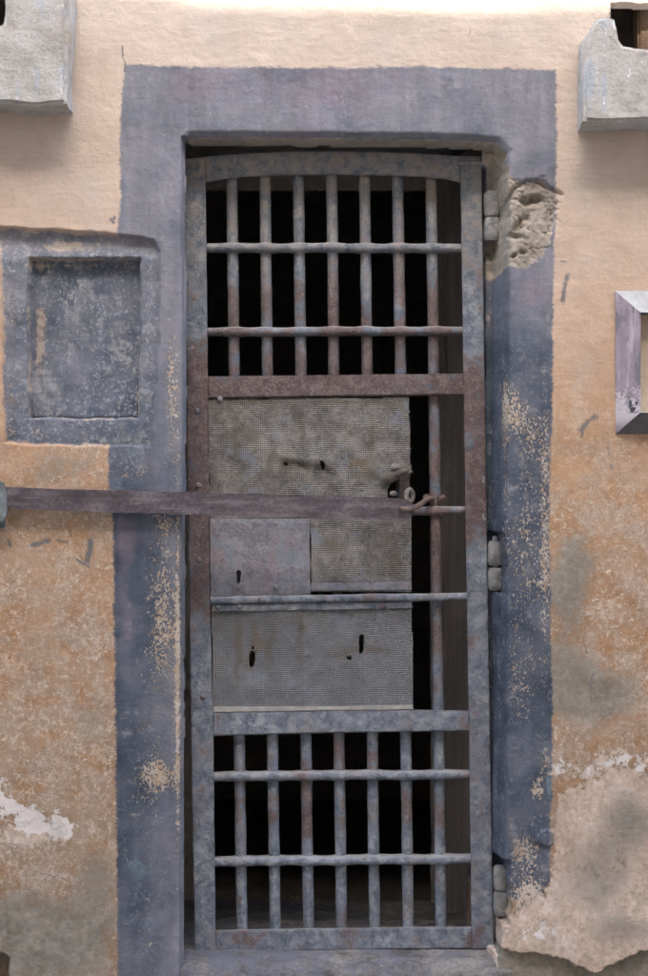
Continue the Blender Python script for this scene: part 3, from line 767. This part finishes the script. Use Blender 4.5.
sheet('perforated_sheet', [(207.5, 399), (330, 398), (409, 397), (410.5, 450), (411, 470), (402, 478), (392, 481), (388, 490), (388, 501), (402, 507), (411, 507), (411.5, 521), (209.8, 522)], YD + .009, M_MESH,
      dents=[(288, 458, 10, 5, 25, -.011), (300, 466, 9, 4, 30, .010), (318, 462, 7, 6, 0, -.012), (328, 474, 10, 5, 40, .009), (345, 470, 20, 12, 0, .004), (396, 470, 10, 8, 0, -.012), (250, 430, 40, 20, 0, .002), (400, 476, 8, 6, 0, -.010)],
      holes=[(322.5, 465, 1.3, 4.0, -12), (286, 464, 1.3, 1.5, 0)], edge=.8)
sheet('perforated_sheet', [(310, 519), (411.5, 519), (412, 592), (311, 592)], YD + .0085, M_MESH, dents=[(350, 540, 22, 14, 0, .002)], edge=.4)
lp = sheet('lock_plate', [(209.8, 519), (309, 519), (310.5, 594), (211, 596)], YD + .0055, M_PLATE, dents=[(250, 535, 50, 10, 0, .002), (238, 586, 4, 3, 0, -.003)],
      holes=[(238.6, 573, 2.3, 2.6, 0), (238.6, 578.5, 1.5, 5.0, 0)], wob=.0008, edge=.3, step=.6)
sheet('perforated_sheet', [(211.5, 609), (412, 606), (413.5, 712), (213, 714)], YD + .0095, M_MESH,
      dents=[(252, 660, 6, 12, 0, .005), (361, 645, 7, 12, 0, .006), (300, 640, 60, 30, 0, .003), (280, 690, 30, 10, 0, -.003)],
      holes=[(252, 659, 2.4, 7.4, 4), (361.5, 644, 2.3, 9.2, 3), (349.5, 657.5, 1.9, 1.4, 0), (252.5, 648, .9, 1.6, 0)], edge=.4)
plate('sheet_edge', [(310.5, 583), (411.5, 581.5), (412, 590), (311, 591)], YD + .0045, .003, door, M_PLATE, .0012, 10, .0008, 10)
plate('sheet_edge', [(212.6, 706.5), (330, 706.3), (413.2, 704.8), (413.4, 709.8), (330, 710.6), (212.7, 712.5)], YD + .0045, .004, door, M_DUST, .0015, 9, .0010, 11)
# rivets on the left stile, strips
for u, v in ((197.5, 411), (198.5, 485.5), (199, 560), (203, 697), (218, 607), (240, 606.5), (383, 606), (276, 588), (220, 399)):
    bm = bmesh.new(); ball_bm(bm, W(u, v, YD + (0.0 if u < 205 else .002)), .0074, .55)
    from_bm('rivet', bm, door, M_OLD, 60)

# hinges: two knuckles with a pin, leaf let into the plaster
def hinge(u, v0, vm, v1, w, pin=True, gap=1.0, fwd=.004):
    y = YD - fwd
    root = bpy.data.objects.new('hinge', None); COL.objects.link(root); root.parent = door
    def knuckle(va, vb):
        bm = bmesh.new()
        pts = []
        for i in range(2):
            pass
        c0, c1 = W(u, va, y), W(u, vb, y); r = w * S * .5; path = []; rad = []
        for j in range(9):
            f = j / 8; path.append(jit(c0.lerp(c1, f), .0007, 40)); rad.append(r * (.80 if j in (0, 8) else .97 if j in (1, 7) else 1.0))
        # squarish knuckle
        rings = []
        for p, rr in zip(path, rad):
            rings.append([bm.verts.new(p + Vector((math.copysign(abs(math.cos(a)) ** .55, math.cos(a)) * rr, math.copysign(abs(math.sin(a)) ** .55, math.sin(a)) * rr * .95, 0)))
                          for a in (2 * math.pi * k / 20 for k in range(20))])
        for a, b in zip(rings[:-1], rings[1:]):
            for k in range(20): bm.faces.new((a[k], a[(k + 1) % 20], b[(k + 1) % 20], b[k]))
        bm.faces.new(rings[0][::-1]); bm.faces.new(rings[-1])
        from_bm('knuckle', bm, root, M_HINGE, 40)
    knuckle(v0, vm - gap); knuckle(vm + gap, v1)
    if pin:
        bm = bmesh.new(); tube_bm(bm, [W(u, v0 - 5, y), W(u, v0 - 3.5, y), W(u, v0, y), W(u, v1, y)], [.006, .0085, .0085, .0085], 12)
        from_bm('pin', bm, root, M_OLD, 40)
    bm = bmesh.new()
    a = W(u - w * .5 - 6, v0 + 3, YD + .0165); b = W(u + 2, v1 - 3, YD + .0165)
    box_bm(bm, (a.x, YD + .0165, b.z), (b.x, YD + .0225, a.z))
    from_bm('leaf', bm, root, M_RUST, 30)
hinge(492, 192, 217.5, 241, 16.5, False, .6)
hinge(495.5, 541, 566.5, 590, 15.5, True, 1.2)
hinge(501, 866, 890.5, 915, 15.5, False, .4, .022)

# torn catch on the right edge of the upper sheet
ct = bpy.data.objects.new('catch', None); COL.objects.link(ct); ct.parent = door
bm = bmesh.new()      # upright strap bent over at the top
st = [(404.5, 501, YD + .004), (404.8, 490, YD - .006), (404.6, 480, YD - .018), (405.5, 473.5, YD - .024), (408, 471, YD - .016), (409, 474, YD - .004)]
pr = None
for u, v, y in st:
    a = bm.verts.new(W(u - 5, v + .6, y)); b = bm.verts.new(W(u + 5, v - .6, y))
    if pr: bm.faces.new((pr[0], pr[1], b, a))
    pr = (a, b)
bmesh.ops.solidify(bm, geom=bm.faces[:], thickness=.004)
from_bm('strap', bm, ct, M_FLAP, 50)
bm = bmesh.new()      # torn flap of sheet curling out above the hole
rows = []
for j in range(7):
    f = j / 6
    rows.append([bm.verts.new(W(380 + 27 * f + g_ * 2, 482 - 9.5 * f + (g_ - .5) * (17 - 11 * f) - 2, YD + .004 - .030 * f ** 1.4 - .010 * math.sin(g_ * 3.1))) for g_ in np.linspace(0, 1, 6)])
for a, b in zip(rows[:-1], rows[1:]):
    for k in range(5): bm.faces.new((a[k], a[k + 1], b[k + 1], b[k]))
bmesh.ops.solidify(bm, geom=bm.faces[:], thickness=.002)
from_bm('torn_flap', bm, ct, M_FLAP, 60)
bm = bmesh.new(); ball_bm(bm, W(395.5, 467.5, YD - .012), .0125, .6, 1.15, .72); from_bm('bolt_head', bm, ct, M_STEEL, 60)
bm = bmesh.new(); ball_bm(bm, W(393.5, 493.5, YD + .001), .0095, .8, 1.1, .8); from_bm('bolt_head', bm, ct, M_STEEL, 60)
bm = bmesh.new()
tube_bm(bm, [W(409.5 + 3.2 * math.sin(t) , 496 - 6.2 * math.cos(t), YD - .012 + .006 * math.sin(t)) for t in np.linspace(0, 2 * math.pi, 21)], .0068, 10)
from_bm('eye', bm, ct, M_STEEL, 60)

# ------------------------------------------------------------------ locking bar, its wall bracket and the hook
YL = -.034
lb = empty('locking_bar', (0, 0, 0), 'long flat purple-brown iron locking bar laid across the barred door', 'locking bar')
def lockbar():
    top = [(-70, 484.5), (6, 487), (60, 489), (180, 492), (300, 495), (380, 497.5), (398, 498.5), (408, 500), (414, 505)]
    bot = [(415, 510), (411, 517), (404, 521), (392, 521.5), (300, 518), (180, 514.5), (60, 510.5), (6, 508.5), (-70, 506)]
    hole = [(403 + 4.2 * math.cos(t), 508.5 + 4.0 * math.sin(t)) for t in np.linspace(0, 2 * math.pi, 17)[:-1]]
    # build on a fine strip so the end hole is a real hole
    us = np.concatenate([np.linspace(-70, 385, 90), np.linspace(386, 416, 41)]); fs = np.linspace(0, 1, 27)
    tu = np.interp(us, [p[0] for p in top], [p[1] for p in top]); b_ = sorted(bot); bu = np.interp(us, [p[0] for p in b_], [p[1] for p in b_])
    bm = bmesh.new(); g = []
    for u, a, b in zip(us, tu, bu):
        g.append([bm.verts.new(jit(W(u, a + (b - a) * f, YL), .0008, 14)) for f in fs])
    P = [(us[i], tu[i] + (bu[i] - tu[i]) * fs[j]) for i in range(len(us)) for j in range(len(fs))]
    hs = sdf_poly(np.array([p[0] for p in P]), np.array([p[1] for p in P]), hole).reshape(len(us), len(fs))
    for i in range(len(us) - 1):
        for j in range(len(fs) - 1):
            if min(hs[i, j], hs[i + 1, j], hs[i, j + 1], hs[i + 1, j + 1]) > -.5: continue
            bm.faces.new((g[i][j], g[i][j + 1], g[i + 1][j + 1], g[i + 1][j]))
    bmesh.ops.delete(bm, geom=[v for v in bm.verts if not v.link_faces], context='VERTS')
    bmesh.ops.recalc_face_normals(bm, faces=bm.faces[:])
    if sum(f.normal.y for f in bm.faces) > 0: bmesh.ops.reverse_faces(bm, faces=bm.faces[:])
    bmesh.ops.solidify(bm, geom=bm.faces[:], thickness=.009)
    return from_bm('flat_bar', bm, lb, M_LOCK, 35)
lockbar()
bm = bmesh.new()
tube_bm(bm, [W(-30, 494.5, YL - .012), W(-30, 494.5, YL + .006)], .010, 14)
from_bm('pivot_pin', bm, lb, M_STEEL, 40)

br = empty('wall_bracket', (0, 0, 0), 'teal-grey iron bracket holding the locking bar to the ochre wall', 'bracket')
plate('cheek', [(-62, 484), (-8, 484), (3, 486), (6.5, 492), (6.5, 515), (3, 522), (-8, 524), (-62, 524)], YL - .010, .006, br, M_TEAL, .002, 6, .0016, 15)
plate('back_plate', [(-72, 476), (-6, 478), (4, 483), (4.5, 527), (-8, 531), (-72, 532)], -.012, .010, br, M_TEAL, .002, 8, .0012, 16)
bm = bmesh.new(); ball_bm(bm, W(-2, 514.5, YL - .010), .007, .6); from_bm('rivet', bm, br, M_TEAL, 60)
bm = bmesh.new(); a = W(-66, 488, -.002); b = W(-58, 520, -.002)
box_bm(bm, (a.x, YL - .004, b.z), (b.x, -.012, a.z)); from_bm('spacer', bm, br, M_TEAL, 30)

def hook():
    bm = bmesh.new()
    pts = [W(401.5, 508, YL + .022), W(401.5, 508.5, YL + .004), W(403, 509, YL - .010), W(406.5, 509.5, YL - .014), W(411, 509, YL - .006), W(416, 507, .02), W(422, 503.5, .06), W(427, 499.5, .095)]
    c = W(434.5, 497.5, YB); r = .0235
    a0 = math.radians(250)
    for k in range(15):
        t = a0 - math.radians(320) * k / 14
        pts.append(Vector((c.x + r * math.cos(t), c.y + r * math.sin(t), c.z + .004 * math.sin(t * 1.0))))
    # smooth the polyline
    fine = []
    for i in range(len(pts) - 1):
        p0, p1, p2, p3 = pts[max(i - 1, 0)], pts[i], pts[i + 1], pts[min(i + 2, len(pts) - 1)]
        for q in range(5):
            t = q / 5
            fine.append(.5 * ((2 * p1) + (p2 - p0) * t + (2 * p0 - 5 * p1 + 4 * p2 - p3) * t * t + (3 * p1 - p0 - 3 * p2 + p3) * t ** 3))
    fine.append(pts[-1])
    tube_bm(bm, fine, .0072, 12)
    o = from_bm('hook', bm, None, M_RUST, 60)
    return tag(o, "rusty bent iron hook linking the locking bar's end to a vertical door bar", 'hook')
hook()

# ------------------------------------------------------------------ ledges under the two high windows
def ledge(outline, label, depth):
    bm = bmesh.new(); ring = []
    n = len(outline)
    for i in range(n):
        a, b = outline[i], outline[(i + 1) % n]; k = max(1, int(math.hypot(b[0] - a[0], b[1] - a[1]) / 5))
        for j in range(k): ring.append((a[0] + (b[0] - a[0]) * j / k, a[1] + (b[1] - a[1]) * j / k))
    sl = [0, .012, .03, .06, .09, .12, .15]
    layers = []
    for d in np.linspace(0, 1, 12):
        y = -depth + (depth + .03) * d
        lay = []
        for u, v in ring:
            p = Vector(((u - 324) * S, y, (976 - v) * S + Z0))
            # outlines are given on the front face, seen from the camera
            q = W(u, v, -depth); p.x, p.z = q.x, q.z
            p = jit(p, .0075, 7); p = jit(p, .0030, 26, 5)
            if d == 0:
                cx = sum(r[0] for r in ring) / len(ring)
            lay.append(bm.verts.new(p))
        layers.append(lay)
    m = len(ring)
    for a, b in zip(layers[:-1], layers[1:]):
        for k in range(m): bm.faces.new((a[k], b[k], b[(k + 1) % m], a[(k + 1) % m]))
    f = bm.faces.new(layers[0]); bm.faces.new(layers[-1][::-1])
    bmesh.ops.recalc_face_normals(bm, faces=bm.faces[:])
    es = list(f.edges)
    bmesh.ops.bevel(bm, geom=es, offset=.009, segments=3, affect='EDGES', clamp_overlap=True)
    o = from_bm('window_ledge', bm, None, M_LEDGE, 50)
    return tag(o, label, 'ledge', 'whitewashed ledges under the high windows')
ledge([(-170, 24), (-120, 24), (-118, -14), (-170, -14)][:0] + [(-160, -12), (-96, -14), (-92, 22), (-86, 27), (-2, 27), (4, 23), (6, -16), (40, -20), (68, -18), (66.5, 40), (66, 103), (40, 105), (0, 102), (-160, 104)],
      'blue-stained whitewashed ledge jutting from the wall above the recessed niche', .115)
ledge([(585, 121), (585, 70), (588, 30), (596, 18), (606, 16), (614, 18), (617.5, 28), (619, 40), (624, 47), (636, 49), (740, 49), (750, 44), (752, 20), (800, 18), (806, 121), (700, 122), (640, 120)],
      'whitewashed notched ledge jutting from the wall above the lilac frame', .115)
# timber post standing in the right-hand opening
bm = bmesh.new(); box_bm(bm, ((642 - 324) * S, .05, zv(64)), ((668 - 324) * S, .12, zv(-60)))
bmesh.ops.bevel(bm, geom=bm.edges[:], offset=.006, segments=2, affect='EDGES')
tag(from_bm('timber_post', bm, None, M_WOOD, 40), 'brown timber post in the dark opening above the notched whitewashed ledge', 'post')
for pts in ((-92, 9, -130, 48), (606, 736, -130, 68)):
    bm = bmesh.new(); x0, x1, v0, v1 = pts; X0, X1, za, zc = (x0 - 324) * S, (x1 - 324) * S, zv(v1), zv(v0)
    y0, y1 = .026, .58
    quad(bm, (X0, y1, za), (X1, y1, za), (X1, y1, zc), (X0, y1, zc))
    quad(bm, (X0, y0, za), (X1, y0, za), (X1, y1, za), (X0, y1, za)); quad(bm, (X0, y0, zc), (X1, y0, zc), (X1, y1, zc), (X0, y1, zc))
    quad(bm, (X0, y0, za), (X0, y1, za), (X0, y1, zc), (X0, y0, zc)); quad(bm, (X1, y0, za), (X1, y1, za), (X1, y1, zc), (X1, y0, zc))
    from_bm('window_recess', bm, wall, M_ROOM, 30)

# ------------------------------------------------------------------ lilac moulded frame at the right
def moulded():
    root = empty('moulded_frame', (0, 0, 0), 'square lilac moulded frame with sloping sides standing proud of the ochre wall', 'frame')
    O = [(615.5, 291), (775, 291), (775, 434), (615.5, 434)]; I = [(641, 313), (750, 313), (750, 412), (641, 412)]
    sides = []
    yo, yi, yb = -.006, -.052, .004
    for i in range(4):
        bm = bmesh.new(); j = (i + 1) % 4; n = 26; g = []
        for k in range(n + 1):
            f = k / n
            def L(A, B): return (A[0] + (B[0] - A[0]) * f, A[1] + (B[1] - A[1]) * f)
            o, q = L(O[i], O[j]), L(I[i], I[j]); row = []
            row.append(Vector(((o[0] - 324) * S, .03, (976 - o[1]) * S + Z0)))
            row.append(Vector(((o[0] - 324) * S, yo, (976 - o[1]) * S + Z0)))
            a, b = W(o[0], o[1], yo), W(q[0], q[1], yi)
            for t in (.0, .02, .2, .4, .6, .8, .97):
                row.append(a.lerp(b, t) + Vector((0, -.002 * (t == .97), 0)))
            row.append(W(q[0], q[1], yi) + Vector((0, .002, 0)))
            c = W(q[0], q[1], yi); row.append(Vector((c.x, yb + .02, c.z)))
            g.append([bm.verts.new(p if (k in (0, n)) else jit(p, .0010, 30)) for p in row])
        for a, b in zip(g[:-1], g[1:]):
            for k in range(len(a) - 1): bm.faces.new((a[k], a[k + 1], b[k + 1], b[k]))
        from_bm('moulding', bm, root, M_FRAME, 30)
    bm = bmesh.new()
    a, b = W(I[0][0] - 3, I[0][1] - 3, yi), W(I[2][0] + 3, I[2][1] + 3, yi)
    vs = [[bm.verts.new(jit(Vector((a.x + (b.x - a.x) * i / 30, yb - .010, a.z + (b.z - a.z) * j / 30)), .002, 16)) for i in range(31)] for j in range(31)]
    for r0, r1 in zip(vs[:-1], vs[1:]):
        for k in range(30): bm.faces.new((r0[k], r0[k + 1], r1[k + 1], r1[k]))
    from_bm('panel', bm, root, mat_flat('cream_panel_wash', (.50, .40, .30), (.62, .52, .41), 12, .004), 60)
    return root
moulded()

# ------------------------------------------------------------------ street and the house across it (shades this wall)
bm = bmesh.new(); quad(bm, (-40, -40, 0), (40, -40, 0), (40, .05, 0), (-40, .05, 0))
structure('street', bm, M_STREET)
SUN_EL = 48.0; YO = -4.9
kt = math.tan(math.radians(SUN_EL)); dz = -YO * kt
roof = [(-12, -30), (-.42, -16), (-.30, -8), (0.0, -3), (.30, 0), (.48, 2), (.62, -3), (12, -5)]  # unseen roofline shaped so its shade leaves a sunlit strip on the wall
opp = empty('opposite_house', (0, 0, 0), 'plain limewashed house across the narrow street, behind the viewer', 'house')
bm = bmesh.new()
r = [Vector((x, YO, zv(v) + dz)) for x, v in roof]
f = bm.faces.new([bm.verts.new((-12, YO, 0))] + [bm.verts.new(p) for p in r] + [bm.verts.new((12, YO, 0))])
e = bmesh.ops.extrude_face_region(bm, geom=[f])
for v in e['geom']:
    if isinstance(v, bmesh.types.BMVert): v.co.y -= 5
from_bm('house_wall', bm, opp, M_OPP, 30)
for sx in (-7.5, -3.5, .4, 4.2, 8):
    for fl in (1.1, 4.6):
        bm = bmesh.new(); box_bm(bm, (sx - .55, YO + .004, fl), (sx + .55, YO + .07, fl + 1.6))
        from_bm('shutter', bm, opp, M_GLASS, 30)

# ------------------------------------------------------------------ light, sky, camera
w = bpy.data.worlds.new('World'); SC.world = w; w.use_nodes = True
nt = w.node_tree; nt.nodes.clear()
sky = nt.nodes.new('ShaderNodeTexSky'); sky.sky_type = 'NISHITA'; sky.sun_disc = False
sky.sun_elevation = math.radians(SUN_EL); sky.sun_rotation = math.radians(180)
sky.air_density = 1.0; sky.dust_density = 4.0; sky.ozone_density = .6
bg = nt.nodes.new('ShaderNodeBackground'); bg.inputs[1].default_value = .15
wo = nt.nodes.new('ShaderNodeOutputWorld'); nt.links.new(sky.outputs[0], bg.inputs[0]); nt.links.new(bg.outputs[0], wo.inputs[0])
sl = bpy.data.lights.new('sun', 'SUN'); sl.energy = 3.5; sl.angle = math.radians(.5); sl.color = (1, .95, .87)
so_ = bpy.data.objects.new('sun', sl); COL.objects.link(so_)
so_.rotation_euler = (math.radians(90 - SUN_EL), 0, 0)      # shines towards +y and down

cam = bpy.data.cameras.new('camera'); co_ = bpy.data.objects.new('camera', cam); COL.objects.link(co_)
cam.sensor_fit = 'VERTICAL'; cam.sensor_height = 24; cam.lens = 24 * D / (976 * S)
cam.clip_end = 200; co_.location = (0, -D, Z0 + 488 * S); co_.rotation_euler = (math.radians(90), 0, 0)
SC.camera = co_
vw = SC.view_settings; vw.view_transform = 'Standard'; vw.look = 'None'; vw.gamma = 1; vw.use_curve_mapping = False
vw.exposure = 2.35
SC.cycles.max_bounces = 10; SC.cycles.diffuse_bounces = 6
SC.cycles.use_denoising = True
